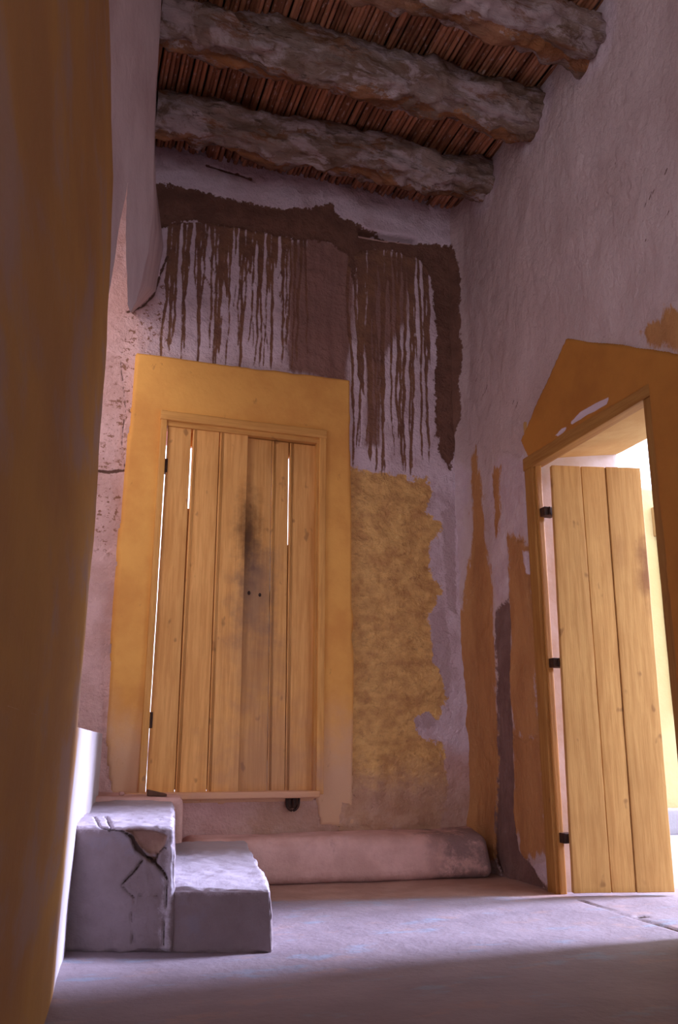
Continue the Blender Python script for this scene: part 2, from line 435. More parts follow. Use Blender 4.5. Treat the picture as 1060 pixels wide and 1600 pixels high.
M_GROUND = mat_plain('courtyard_paving', (0.36, 0.34, 0.36), (0.30, 0.28, 0.30), 2, 0.4, 6)
M_DOOR1 = mat_wood('ochre_plank_paint', (0.82, 0.44, 0.145), (0.66, 0.315, 0.09),
                   [(1.00, 1.78, 0.10, 0.34, 0.85, (0.07, 0.03, 0.015)), (1.05, 1.45, 0.17, 0.34, 0.65, (0.20, 0.12, 0.09)),
                    (1.05, 1.10, 0.22, 0.30, 0.30, (0.26, 0.14, 0.10)), (1.15, 0.5, 0.4, 0.45, 0.45, (0.40, 0.22, 0.15))])
M_FRAME1 = mat_wood('ochre_frame_paint', (0.78, 0.41, 0.115), (0.62, 0.29, 0.075), [(1.0, 0.42, 0.9, 0.3, 0.7, (0.46, 0.26, 0.18))])
M_FRAME1X = mat_wood('ochre_head_paint', (0.78, 0.41, 0.115), (0.62, 0.29, 0.075), [(1.0, 0.40, 1.6, 0.25, 0.75, (0.58, 0.33, 0.24))], axis='X')
M_FRAME2Y = mat_wood('frame_head_wood', (0.46, 0.22, 0.055), (0.34, 0.14, 0.03), (), axis='Y')
M_DOOR2 = mat_wood('varnished_plank_wood', (0.64, 0.36, 0.12), (0.50, 0.25, 0.075),
                   [(2.80, 1.52, 0.07, 0.22, 0.85, (0.22, 0.08, 0.03)), (2.66, 1.60, 0.05, 0.1, 0.35, (0.30, 0.12, 0.04))])
M_FRAME2 = mat_wood('frame_wood', (0.46, 0.22, 0.055), (0.34, 0.14, 0.03), ())
M_BEAM = mat_beam(); M_REED = mat_reed()
def mat_iron():
    t = NT('dark_iron'); c = mottled(t, (0.045, 0.03, 0.025), (0.09, 0.045, 0.03), 40)
    t.b.inputs['Metallic'].default_value = 0.6; return t.done(c, 0.6)
M_IRON = mat_iron()

# ------------------------------------------------------------------ floor
def build_floor():
    xs = np.arange(-0.75, 2.95, 0.014); ys = np.concatenate([np.arange(-3.1, 1.8, 0.1), np.arange(1.8, 4.8, 0.014)])
    X, Y = np.meshgrid(xs, ys, indexing='ij'); U = X.ravel(); W = Y.ravel()
    P = np.stack([U, W, 0*U], 1)
    Z = fbm(P, 2.0, 4, 3)*0.006 - 0.006 + fbm(P, 12.0, 3, 8)*0.0015
    pts = [on_z(905, 1405), on_z(980, 1428), on_z(1060, 1451), on_z(1120, 1470)]
    cr = line_sd(U, W, [(p[0], p[1], w) for p, w in zip(pts, (0.008, 0.004, 0.010, 0.006))])
    hole = on_z(1003, 1430)
    cr = np.maximum(cr, 0.020-np.hypot((U-hole[0])*0.7, (W-hole[1])*1.0))
    Z -= np.clip(cr+0.004, 0, 0.012)*1.2
    edge = np.maximum(0.30-(4.33-W)-0.0*U, 0.16-(rwx(3.9)-U))
    edge = np.minimum(edge, W-3.4)
    far = poly_sd(U, W, [(0.95, 4.5), (0.95, 3.95), (1.7, 3.83), (2.32, 3.62), (2.4, 4.5)])
    V = np.stack([U, W, Z], 1)
    o = link('floor', mesh_np('floor', V, grid_faces(len(xs), len(ys)), {'sd_edge': far, 'sd_crack': cr}), M_FLOOR)
    tag(o, kind='structure')
build_floor()

# ------------------------------------------------------------------ back wall (mud plaster, drips, limewash), with door opening
DX0, DX1, DZ0, DZ1 = 0.515, 1.405, 0.40, 2.395
def build_back():
    xs = np.arange(-0.62, 2.62, 0.0075); zs = np.arange(-0.02, 4.24, 0.0075)
    X, Z = np.meshgrid(xs, zs, indexing='ij'); U = X.ravel(); W = Z.ravel()
    P = np.stack([U, 0*U+YB, W], 1)
    a = {}
    mud = poly_sd(U, W, bw([(225, 280), (262, 292), (300, 300), (345, 312), (395, 322), (440, 330), (478, 330), (515, 322), (530, 342), (570, 358),
                            (610, 372), (655, 382), (700, 386), (712, 378), (722, 450), (722, 560), (724, 640), (716, 700), (704, 735), (690, 715), (683, 680), (679, 620),
                            (681, 540), (678, 470), (668, 420), (650, 402), (600, 392), (566, 392), (556, 402), (552, 440), (545, 400), (520, 380),
                            (478, 374), (420, 368), (360, 356), (300, 346), (262, 352), (250, 358), (235, 345)]))
    a['sd_mud'] = mud
    random.seed(5); ls = []
    def drips(px0, px1, n, ytop, yend0, yend1, w0, w1, seed):
        random.seed(seed)
        for i in range(n):
            px = px0 + (px1-px0)*(i+random.uniform(0.1, 0.9))/n
            ye = random.uniform(yend0, yend1)
            p0 = on_y(px, ytop, YB); p1 = on_y(px, ye, YB)
            u = p0[0]; z = p0[2]; line = []; k = max(4, int((z-p1[2])/0.06)); ww = random.uniform(w0, w1); dr = random.uniform(-0.02, 0.02)
            for j in range(k+1):
                t = j/k
                wj = ww*(1.9-1.0*t if t < 0.4 else 1.5-0.45*(t-0.4)/0.6)*random.uniform(0.65, 1.25)
                if j == k: wj = 0.0028
                line.append((u, z+(p1[2]-z)*t, wj)); u += random.uniform(-0.0075, 0.0075)+dr/k
            ls.append(line)
    drips(262, 484, 27, 350, 535, 592, 0.0032, 0.0075, 11)
    drips(262, 470, 20, 350, 395, 470, 0.004, 0.0095, 12)
    drips(545, 672, 17, 392, 680, 750, 0.0035, 0.0080, 13)
    drips(556, 672, 8, 392, 430, 600, 0.004, 0.009, 14)
    drips(556, 600, 4, 392, 600, 735, 0.007, 0.012, 15)
    random.seed(3)
    for i in range(12):                    # slanting links between drips
        px = random.uniform(265, 470); py = random.uniform(400, 520); b0 = on_y(px, py, YB); b1 = on_y(px+random.uniform(-16, 16), py+random.uniform(20, 45), YB)
        ls.append([(b0[0], b0[2], 0.004), (b1[0], b1[2], 0.003)])
    a['sd_streak'] = lines_sd(U, W, ls)
    a['sd_wash'] = np.maximum.reduce([poly_sd(U, W, bw([(448, 375), (560, 392), (556, 520), (545, 604), (446, 583)]))-0.012, poly_sd(U, W, bw([(478, 365), (560, 385), (552, 470), (546, 560), (541, 606), (480, 585)])), poly_sd(U, W, bw([(572, 392), (648, 402), (640, 500), (600, 560), (596, 700), (566, 700)]))-0.01])
    yel = poly_sd(U, W, bw([(530, 726), (560, 732), (600, 738), (640, 745), (668, 748), (678, 765), (664, 800), (690, 815), (672, 860), (676, 900), (692, 925),
                            (672, 960), (692, 1010), (688, 1040), (694, 1090), (680, 1120), (650, 1128), (655, 1150), (690, 1165), (700, 1240), (690, 1300), (530, 1300)]))
    a['sd_yellow'] = yel
    zf = on_y(600, 1215, YB)[2]
    a['sd_low'] = np.minimum(zf-W, U-1.0)
    x0 = on_y(230, 700, YB)[0]
    a['sd_pink'] = np.maximum(np.maximum(np.minimum(0.42-U, 3.3-W), 0.26-U), np.minimum(0.62-W, 10-U))
    a['sd_spots'] = np.maximum(poly_sd(U, W, bw([(120, 690), (215, 690), (215, 862), (120, 862)])), poly_sd(U, W, bw([(180, 480), (275, 400), (280, 560), (205, 700), (150, 700)]))-0.04)
    a['sd_flake'] = np.maximum.reduce([poly_sd(U, W, bw(q)) for q in (
        [(645, 1122), (668, 1112), (682, 1128), (670, 1140), (648, 1136)], [(672, 960), (694, 950), (704, 1010), (700, 1110), (690, 1060), (676, 1030)],
        [(690, 800), (712, 790), (712, 960), (700, 950), (694, 880)])])
    cr = [bw([(188, 560), (192, 600), (196, 640), (190, 690), (196, 740)]), bw([(146, 735), (168, 738), (196, 735)]),
          bw([(200, 487), (222, 480), (240, 462), (252, 425), (262, 400)]), bw([(184, 1190), (190, 1210), (193, 1235)]),
          bw([(495, 1245), (500, 1262), (520, 1275), (530, 1292)]), bw([(250, 652), (235, 632), (215, 618)]), bw([(322, 262), (352, 270), (372, 276), (392, 283)]), bw([(560, 371), (500, 352), (430, 346), (360, 356)]), bw([(560, 600), (700, 640)])[:0] or bw([(600, 288), (612, 296)])]
    ws = (0.002, 0.008, 0.006, 0.004, 0.0022, 0.001, 0.007, 0.001, 0.004)
    a['sd_crack'] = lines_sd(U, W, [[(p[0], p[1], w) for p in l] for l, w in zip(cr, ws)])
    slot = poly_sd(U, W, bw([(556, 357), (600, 366), (650, 372), (654, 384), (640, 384), (600, 380), (560, 372)]))
    # relief
    D = fbm(P, 2.2, 5, 21)*0.020 + fbm(P, 9, 4, 31)*0.010 + fbm(P, 28, 3, 33)*0.003
    lime = 1-np.clip((mud+fbm(P, 16, 4, 4)*0.02)/0.006, 0, 1)
    D = D + lime*0.006
    D -= np.clip((a['sd_streak']+0.001)/0.004, 0, 1)*0.003
    D += np.clip(yel/0.03, 0, 1)*fbm(P, 12, 5, 77, (1, 1, 1.5))*0.016
    D -= np.clip(slot/0.012, 0, 1)*0.10
    D -= np.clip((a['sd_crack']+0.002)/0.004, 0, 1)*0.008
    zb = np.clip((W-3.72)/0.1, 0, 1); D += zb*0.02      # limewashed course under the reeds
    near = np.clip(1-np.maximum.reduce([DX0-0.06-U, U-DX1-0.06, DZ0-0.2-W, W-DZ1-0.06, 0*U])/0.08, 0, 1)
    D *= (1-near)
    V = np.stack([U, YB-D, W], 1)
    keep = np.ones((len(xs)-1, len(zs)-1), bool)
    xc = (xs[:-1]+xs[1:])/2; zc = (zs[:-1]+zs[1:])/2
    keep[np.ix_((xc > DX0) & (xc < DX1), (zc > DZ0) & (zc < DZ1))] = False
    F = grid_faces(len(xs), len(zs), keep)
    V, F, a = compact(V, F, a)
    o = link('wall_back', mesh_np('wall_back', V, F, a), M_BACK)
    tag(o, kind='structure')
    # masonry behind the plaster skin, leaving the door opening
    mb = MB(); y0, y1 = YB+0.06, YB+0.40
    for c in (bx(-0.62, DX0-0.01, y0, y1, -0.02, 4.24), bx(DX1+0.01, 2.75, y0, y1, -0.02, 4.24),
              bx(DX0-0.01, DX1+0.01, y0, y1, -0.02, DZ0-0.01), bx(DX0-0.01, DX1+0.01, y0, y1, DZ1+0.01, 4.24)):
        mb.box(c, r=0.004, res=0.5)
    for c in (bx(DX0-0.03, DX0, YB, y1, DZ0, DZ1), bx(DX1, DX1+0.03, YB, y1, DZ0, DZ1), bx(DX0-0.03, DX1+0.03, YB, y1, DZ1, DZ1+0.03), bx(DX0-0.03, DX1+0.03, YB, y1, DZ0-0.03, DZ0)):
        mb.box(c, r=0.002, res=0.5)
    mb.build('masonry', M_PINK, o)
build_back()

# ochre plaster surround around the back door
def ring_slab(name, outer, x0, x1, z0, z1, y_front, y_back, mat, res=0.012, amp=0.004, seed=1, round_=0.008):
    us = np.arange(min(p[0] for p in outer)-0.02, max(p[0] for p in outer)+0.02, res)
    vs = np.arange(min(p[1] for p in outer)-0.02, max(p[1] for p in outer)+0.02, res)
    X, Z = np.meshgrid(us, vs, indexing='ij'); U = X.ravel(); W = Z.ravel()
    sdo = poly_sd(U, W, outer) + fbm(np.stack([U, 0*U, W], 1), 9, 3, seed)*0.006
    Pn = np.stack([U, 0*U, W], 1)
    t = np.clip(sdo/round_, -1, 1)
    depth = np.where(t < 0, 0, np.sqrt(np.clip(1-(1-t)**2, 0, 1)))
    Y = y_back + (y_front-y_back)*depth*np.clip((W-0.05)/0.9, 0.30, 1) + fbm(Pn, 4, 4, seed)*amp*depth
    keepv = (sdo > -res*0.9)
    Y = np.where(sdo <= 0, y_back+0.02, Y)
    hole = (U > x0) & (U < x1) & (W > z0) & (W < z1)
    ok = (keepv & ~hole).reshape(X.shape)
    keep = ok[:-1, :-1] & ok[1:, :-1] & ok[:-1, 1:] & ok[1:, 1:]
    F = grid_faces(len(us), len(vs), keep); V = np.stack([U, Y, W], 1)
    V, F, _ = compact(V, F, {})
    return V, F
o_poly = bw([(212, 555), (545, 598), (547, 800), (550, 1050), (553, 1291), (500, 1291), (494, 1245)]) + [(1.38, 0.36), (0.56, 0.36)] + bw([(214, 1246), (172, 1240), (166, 1180), (166, 1120), (184, 850), (200, 680)])
V, F = ring_slab('door_surround', o_poly, DX0-0.012, DX1+0.012, DZ0+0.0, DZ1+0.012, YB-0.045, YB+0.004, M_SURR)
sur = link('trim_1', mesh_np('trim_1', V, F, {}), M_SURR); tag(sur, kind='structure')

# ------------------------------------------------------------------ right wall, with door opening
OY0, OY1, OZ1 = 2.735, 3.745, 2.10
FARBEAMS = [(4.12, 4.03), (3.49, 4.035), (2.915, 4.035)]
def build_right():
    ys = np.arange(1.6, 4.68, 0.008); zs = np.arange(-0.02, 4.24, 0.008)
    X, Z = np.meshgrid(ys, zs, indexing='ij'); U = X.ravel(); W = Z.ravel()
    P = np.stack([0*U, U, W], 1); a = {}
    q = rw
    org = [[(736, 712), (742, 700), (750, 745), (752, 800), (768, 900), (778, 1010), (777, 1130), (776, 1250), (778, 1330), (765, 1350), (745, 1300), (708, 1285), (706, 1180), (712, 1120), (728, 1040), (730, 960), (738, 860)],
           [(797, 838), (832, 850), (838, 900), (842, 1000), (846, 1150), (822, 1160), (804, 1150), (803, 1000)],
           [(804, 1140), (848, 1150), (862, 1385), (858, 1340), (842, 1336), (832, 1345), (815, 1335), (800, 1270), (802, 1200)],
           [(1000, 520), (1060, 486), (1200, 470), (1200, 600), (1060, 548)], [(772, 730), (782, 725), (778, 830), (772, 850)]]
    a['sd_orange'] = np.maximum.reduce([poly_sd(U, W, q(p)) for p in org])
    br = [[(780, 950), (800, 935), (802, 1060), (801, 1180), (803, 1270), (812, 1330), (830, 1350), (858, 1392), (790, 1380), (772, 1340), (776, 1200), (778, 1060)],
          ]
    a['sd_brown'] = np.maximum.reduce([poly_sd(U, W, q(p)) for p in br])
    a['sd_mud'] = poly_sd(U, W, q([(690, 378), (712, 380), (719, 420), (722, 500), (724, 560), (722, 600), (726, 640), (720, 690), (712, 722), (700, 738), (690, 738)]))
    pale = poly_sd(U, W, q([(708, 700), (735, 740), (728, 900), (722, 1040), (706, 1190), (696, 1190), (700, 700)]))
    pale = np.maximum(pale, poly_sd(U, W, q([(776, 712), (830, 712), (836, 840), (798, 838), (798, 930), (780, 950), (770, 880), (762, 760)])))
    for by, bz in FARBEAMS: pale = np.maximum(pale, 0.20-np.hypot(U-by, W-bz))
    a['sd_pale'] = pale
    a['sd_flake'] = np.maximum.reduce([poly_sd(U, W, q(p)) for p in (
        [(822, 860), (840, 865), (842, 905), (830, 895)], [(835, 1352), (858, 1345), (860, 1385), (848, 1375)], [(790, 900), (797, 905), (795, 935), (789, 930)])])
    rng = np.random.RandomState(4); cl = []
    for px, py, L in ((1022, 300, 8), (1026, 296, 6), (1014, 318, 5), (1044, 263, 7), (805, 628, 6), (800, 625, 4), (758, 600, 9), (752, 615, 7), (745, 560, 5), (1050, 330, 5), (1010, 345, 3), (742, 590, 4), (965, 255, 2), (1016, 374, 3)):
        p0 = on_p(px, py, RP, RN); p1 = on_p(px-L*0.5, py+L*1.6, RP, RN); cl.append([(p0[1], p0[2], 0.0035), (p1[1], p1[2], 0.002)])
    cl.append([(y, z, 0.004) for y, z in q([(838, 690), (830, 700), (832, 715)])])
    a['sd_crack'] = lines_sd(U, W, cl)
    D = fbm(P, 1.6, 5, 51)*0.035 + fbm(P, 7, 4, 61, (1, 1, 0.6))*0.013 + fbm(P, 24, 3, 63)*0.003
    pil = poly_sd(U, W, q([(782, 700), (834, 716), (880, 1398), (790, 1385), (774, 1340), (778, 950), (798, 930), (797, 850)]))
    D += np.clip(pil/0.02, 0, 1)*0.008 - np.clip(a['sd_brown']/0.006, 0, 1)*0.014
    D += np.clip(poly_sd(U, W, q(org[1]))/0.005, 0, 1)*0.010
    near = np.clip(1-np.maximum.reduce([OY0-0.10-U, U-OY1-0.02, W-OZ1-0.05, 0*U])/0.06, 0, 1)
    D = D*(1-near) + 0.0
    D += np.clip(1-(4.6-U)/0.14, 0, 1)**2*0.05          # rounded corner to the back wall
    V = np.stack([rwx(U)-D, U, W], 1)
    yc = (ys[:-1]+ys[1:])/2; zc = (zs[:-1]+zs[1:])/2
    keep = np.ones((len(ys)-1, len(zs)-1), bool)
    keep[np.ix_((yc > OY0) & (yc < OY1), zc < OZ1)] = False
    F = grid_faces(len(ys), len(zs), keep, flip=True)
    V, F, a = compact(V, F, a)
    o = link('wall_right', mesh_np('wall_right', V, F, a), M_RIGHT); tag(o, kind='structure')
    # body of the wall, splayed lintel soffit
    mb = MB()
    def sk(y0, y1, z0, z1, x_in=0.07, x_out=0.53, z0o=None):
        c = [(rwx(y0)+x_in, y0, z0), (rwx(y0)+x_out, y0, z0o if z0o else z0), (rwx(y1)+x_in, y1, z0), (rwx(y1)+x_out, y1, z0o if z0o else z0),
             (rwx(y0)+x_in, y0, z1), (rwx(y0)+x_out, y0, z1), (rwx(y1)+x_in, y1, z1), (rwx(y1)+x_out, y1, z1)]
        mb.box(c, r=0.003, res=0.6)
    sk(-3.0, OY0-0.08, -0.02, 4.24); sk(OY1+0.08, 4.98, -0.02, 4.24); sk(OY0-0.08, OY1+0.08, 2.32, 4.24)
    mb.build('masonry', M_ROOM, o)
    # plastered reveals: near jamb, far jamb, soffit
    rv = MB()
    a0, a1 = OY0-0.085, OY0; b0, b1 = OY1, OY1+0.085; xi = 0.005
    def jam(y0, y1, z1):
        c = [(rwx(y0)+xi, y0, -0.02), (rwx(y0)+0.535, y0, -0.02), (rwx(y1)+xi, y1, -0.02), (rwx(y1)+0.535, y1, -0.02),
             (rwx(y0)+xi, y0, z1), (rwx(y0)+0.535, y0, z1), (rwx(y1)+xi, y1, z1), (rwx(y1)+0.535, y1, z1)]
        rv.box(c, r=0.012, res=0.04, amp=0.006, fq=5, seed=9)
    jam(a0, a1, 2.33); jam(b0, b1, 2.33)
    rv.build('reveal', M_REVEAL2, o); rv = MB()
    c = [(rwx(a0)+xi, a0, 2.10), (rwx(a0)+0.54, a0, 2.19), (rwx(b1)+xi, b1, 2.10), (rwx(b1)+0.54, b1, 2.19),
         (rwx(a0)+xi, a0, 2.34), (rwx(a0)+0.54, a0, 2.34), (rwx(b1)+xi, b1, 2.34), (rwx(b1)+0.54, b1, 2.34)]
    rv.box(c, r=0.012, res=0.04, amp=0.006, fq=5, seed=12)
    rv.build('soffit', M_REVEAL, o)
    # near part of the wall
    add_box('wall_right_near', [(rwx(-3.0), -3.0, -0.02), (rwx(-3)+0.08, -3.0, -0.02), (rwx(1.62), 1.62, -0.02), (rwx(1.62)+0.08, 1.62, -0.02),
                                (rwx(-3.0), -3.0, 4.24), (rwx(-3)+0.08, -3.0, 4.24), (rwx(1.62), 1.62, 4.24), (rwx(1.62)+0.08, 1.62, 4.24)], M_ROOM, o, r=0.002, res=0.5)
build_right()

# gabled ochre surround on the right wall
gp = rw([(820, 690), (850, 620), (892, 528), (975, 538), (1060, 550)]) + [(2.30, 2.02), (1.62, 1.98), (1.62, 0.35), (OY0+0.0, 0.30), (OY0, 2.09), (3.74, 2.105)]
def surround_right():
    us = np.arange(1.60, 3.90, 0.01); vs = np.arange(0.25, 2.65, 0.01)
    X, Z = np.meshgrid(us, vs, indexing='ij'); U = X.ravel(); W = Z.ravel(); Pn = np.stack([0*U, U, W], 1)
    s = poly_sd(U, W, gp) + fbm(Pn, 8, 4, 5)*0.008
    t = np.clip(s/0.01, 0, 1); D = -0.02 + (0.046*np.sqrt(t)) + fbm(Pn, 3, 4, 6)*0.006*t + fbm(Pn, 1.6, 5, 51)*0.030*np.clip((s-0.0)/0.02, 0, 1)*0
    D = np.where(s <= 0, -0.03, D+0.004)
    fl = np.maximum(poly_sd(U, W, rw([(899, 662), (915, 645), (940, 631), (962, 621), (958, 633), (925, 651), (903, 665)])),
                    poly_sd(U, W, rw([(876, 682), (886, 671), (896, 667), (890, 676), (880, 683)])))+fbm(Pn, 30, 3, 2)*0.003
    D -= np.clip(fl/0.004, 0, 1)*0.004
    ok = (s > -0.009).reshape(X.shape); keep = ok[:-1, :-1] & ok[1:, :-1] & ok[:-1, 1:] & ok[1:, 1:]
    F = grid_faces(len(us), len(vs), keep, flip=True)
    V, F, a = compact(np.stack([rwx(U)-D, U, W], 1), F, {'sd_chip': fl})
    # ledge line over the gable
    t_ = NT('gable_ochre_plaster')
    c = mottled(t_, (0.47, 0.19, 0.035), (0.38, 0.145, 0.028), 3, 0.35, 0.7)
    c = t_.mix(t_.ramp(t_.attr('sd_chip'), -0.001, 0.002), c, (0.60, 0.47, 0.50))
    t_.bump(t_.math('ADD', t_.noise(7, 7, 0.6), t_.math('MULTIPLY', t_.noise(50, 3), 0.2)), 0.4, 0.015)
    o = link('trim_2', mesh_np('trim_2', V, F, a), t_.done(c)); tag(o, kind='structure')
surround_right()

# ------------------------------------------------------------------ left wall
LW = lambda y: 0.146 + 0.0935*(y-3.26) if y < 3.26 else 0.146 + 0.119*(y-3.26)
LP, LN = (0.146, 3.26, 0), (1, -0.0935, 0)
def build_left():
    ed = [on_p(x, y, LP, LN) for x, y in [(168, 0), (173, 150), (177, 300), (175, 430), (166, 600), (155, 750), (147, 860), (134, 1000), (124, 1140), (119, 1200)]]
    ez = np.array([p[2] for p in ed][::-1]); ey = np.array([p[1] for p in ed][::-1])
    zt = 0.70
    zs = np.concatenate([np.arange(zt, 4.24, 0.02)])
    # upper part, ends in a rounded arris
    nC = 150; s = np.linspace(0, 1, nC)
    V = []
    rad = 0.10
    for z in zs:
        ye = float(np.interp(z, ez, ey))
        yflat = -3.0 + (ye-rad+3.0)*(1-(1-s[:120]/s[119])**1.6)
        for y in yflat: V.append((LW(y), y, z))
        for k in range(1, nC-120+1):
            a = k/(nC-120)*math.pi/2
            V.append((LW(ye-rad)-rad*(1-math.cos(a))*1.0+0.0935*rad*math.sin(a), ye-rad+rad*math.sin(a), z))
    V = np.array(V)
    # end face going left
    def relief(V):
        return fbm(V, 1.5, 4, 91, (1, 1, 0.6))*0.016 + fbm(V, 8, 3, 95)*0.002
    V[:, 0] += relief(V)-0.004
    n = nC; m = len(zs)
    cap = V.reshape(m, n, 3)[:, -1, :].copy(); cap[:, 0] = -0.62
    allV = np.concatenate([V.reshape(m, n, 3), cap[:, None, :]], 1).reshape(-1, 3)
    F = grid_faces(m, n+1, flip=True)
    # lower part runs on to the back
    zl = np.arange(-0.02, zt+0.001, 0.02); yl = np.concatenate([np.linspace(-3, 2.2, 40), np.arange(2.22, 4.47, 0.02)])
    Zg, Yg = np.meshgrid(zl, yl, indexing='ij'); xx = np.array([LW(y) for y in Yg.ravel()])
    V2 = np.stack([xx, Yg.ravel(), Zg.ravel()], 1); V2[:, 0] += relief(V2)-0.004
    g = V2.reshape(len(zl), len(yl), 3)
    topin = g[-1].copy(); topin[:, 0] = -0.62; topin[:, 2] = zt
    topr = g[-1].copy()
    endc = g[:, -1, :].copy(); endc[:, 0] = -0.62
    V2 = np.concatenate([V2, endc, topin, topr, g[:, -1, :]], 0)
    F2 = [grid_faces(len(zl), len(yl), flip=True)]
    b = len(zl)*len(yl); b3 = b+len(zl)+len(yl); e = [b3+len(yl)+i for i in range(len(zl))]
    F2.append(np.array([(e[i], b+i, b+i+1, e[i+1]) for i in range(len(zl)-1)]))
    b2 = b+len(zl); st = b3
    F2.append(np.array([(st+i, st+i+1, b2+i+1, b2+i) for i in range(len(yl)-1)]))
    F2 = np.concatenate(F2)+len(allV)
    VV = np.concatenate([allV, V2]); FF = np.concatenate([F, F2])
    yy = VV[:, 1]; z = VV[:, 2]
    yend = np.interp(z, ez, ey)
    pale_lit = np.where(z < 1.6, (yy-2.83)-0.10*np.clip((z-0.6), -1, 3), -0.3)  # pale area follows the door light's border on the wall, painted lit strip
    pale_lit = np.minimum(pale_lit, (1.45-z)*0.35)
    o = link('wall_left', mesh_np('wall_left', VV, FF, {'sd_pale_lit': pale_lit}), M_LEFT); tag(o, kind='structure')
    # recess behind the opening
    mb = MB()
    mb.box(bx(-0.70, -0.60, 2.4, 4.98, -0.02, 4.24), r=0.004, res=0.3)
    mb.build('recess_side', M_ROOM, o)
build_left()

def build_panel():                         # limewashed wall over the opening, with its hanging corner beside the back wall
    C0 = np.array([0.03, 2.85]); B0 = np.array([0.245, 3.30]); dd = (B0-C0)/np.linalg.norm(B0-C0)
    nn = (dd[1], -dd[0], 0); pp = (B0[0], B0[1], 0)
    SZ = lambda x, y: (lambda q: ((q[:2]-C0) @ dd, q[2]))(on_p(x, y, pp, nn))
    right = [SZ(x, y) for x, y in [(256, -60), (252, 0), (247, 80), (243, 130), (240, 225), (239, 300), (237, 345), (231, 395), (220, 440), (212, 470), (203, 488)]][::-1]
    rz = np.array([p[1] for p in right]); rs = np.array([p[0] for p in right])
    sr = [SZ(x, y) for x, y in [(199, 285), (197, 310), (196, 350), (196, 400), (197, 440), (198, 475), (203, 488)]][::-1]
    sl = [SZ(x, y) for x, y in [(199, 285), (195, 310), (189, 340), (184, 370), (178, 410), (172, 445), (164, 490), (150, 560)]][::-1]
    zap = sr[-1][1]; zbot = sr[0][1]; zl0 = sl[0][1]
    mb = MB()
    def sheet(z0, z1, fl, fr, nz, ns):
        P = []
        for z in np.linspace(z0, z1, nz):
            a, b = fl(z), fr(z)
            for k in range(ns):
                q = C0+dd*(a+(b-a)*k/(ns-1)); P.append((q[0], q[1], z))
        P = np.array(P); D = fbm(P, 2.5, 4, 33, (1, 1, 0.4))*0.014+fbm(P, 12, 3, 34, (1, 1, 0.6))*0.003
        P[:, 0] += D*nn[0]; P[:, 1] += D*nn[1]
        return P, grid_faces(nz, ns)
    FR = lambda z: float(np.interp(z, rz, rs)); FSR = lambda z: float(np.interp(z, [p[1] for p in sr], [p[0] for p in sr]))
    FSL = lambda z: float(np.interp(z, [p[1] for p in sl], [p[0] for p in sl]))
    for sh in (sheet(zap, 4.24, lambda z: -0.35, FR, 90, 40), sheet(zbot, zap, lambda z: FSR(z)+0.004*noise(np.array([[z*40, 3.1, 1.0]]), 5)[0], FR, 90, 24), sheet(zl0, zap, lambda z: -0.35, FSL, 60, 20)):
        mb.add(*sh)
    # flank running back to the back wall and dying out along the ragged corner line
    fp = [(256, -60), (252, 0), (243, 130), (240, 225), (237, 345), (220, 440), (203, 488)]
    bp = [(241, 120), (241, 170), (241, 205), (240, 262), (256, 385), (244, 455), (206, 489)]
    k = len(fp); tt = np.linspace(0, k-1, 110); P = []
    A = np.array([on_p(x, y, pp, nn) for x, y in fp]); Bq = np.array([on_y(x, y, YB+0.02) for x, y in bp])
    for t in tt:
        a = np.array([np.interp(t, range(k), A[:, c]) for c in range(3)]); b = np.array([np.interp(t, range(k), Bq[:, c]) for c in range(3)])
        for u in np.linspace(0, 1, 40): P.append(a+(b-a)*u)
    P = np.array(P); fade = np.tile(np.minimum(1, np.linspace(0, 1, 40)*6), 110)
    P[:, 0] += fbm(P, 3, 4, 36)*0.010*fade
    mb.add(P, grid_faces(110, 40, flip=True))
    o = mb.build('wall_left_upper', M_PANEL); tag(o, kind='structure')
build_panel()

# ------------------------------------------------------------------ rest of the room shell
def shell():
    mb = MB()
    mb.box(bx(-0.75, 0.60, -3.10, -3.0, -0.02, 4.24), r=0.003, res=0.5); mb.box(bx(2.0, 2.75, -3.10, -3.0, -0.02, 4.24), r=0.003, res=0.5)
    mb.box(bx(0.60, 2.0, -3.10, -3.0, 2.40, 4.24), r=0.003, res=0.5)
    mb.box(bx(0.60, 2.0, -3.10, -3.0, -0.02, 0.30), r=0.003, res=0.5)
    tag(mb.build('wall_rear', M_ROOM), kind='structure')
    c = add_box('ceiling', bx(-0.75, 2.95, -3.1, 4.98, 4.185, 4.30), M_SLAB, r=0.003, res=0.5); tag(c, kind='structure')
    # reed lining: reeds laid side by side over the beams
    random.seed(8); mr = MB(); x = -0.62
    while x < 2.60:
        r = random.uniform(0.0095, 0.0145)
        for lay in (0, 1):
            if lay and random.random() < 0.75: continue
            ys = np.linspace(-0.6, 4.60+random.uniform(-0.06, 0.015), 26)
            ph = random.uniform(0, 6); am = random.uniform(0.001, 0.005)
            xx = x + (random.uniform(-0.004, 0.004) if lay else 0) + am*np.sin(ys*random.uniform(0.7, 2.0)+ph) + (ys-2.5)*random.uniform(-0.003, 0.003)
            zz = 4.168-r - lay*0.010*random.random() + 0.002*np.sin(ys*3+ph)
            rr = r*(0.8 if lay else 1)*(1+0.10*np.sin(ys*9+ph))
            V, F = tube(np.stack([xx, ys, zz], 1), rr, 6)
            mr.add(V, F, tone=random.uniform(-1, 1))
        x += 2*r*random.uniform(0.88, 1.12)
    ro = mr.build('reed_lining', M_REED, c)
    ro['label'] = 'reddish brown reeds laid side by side under the ceiling'
shell()

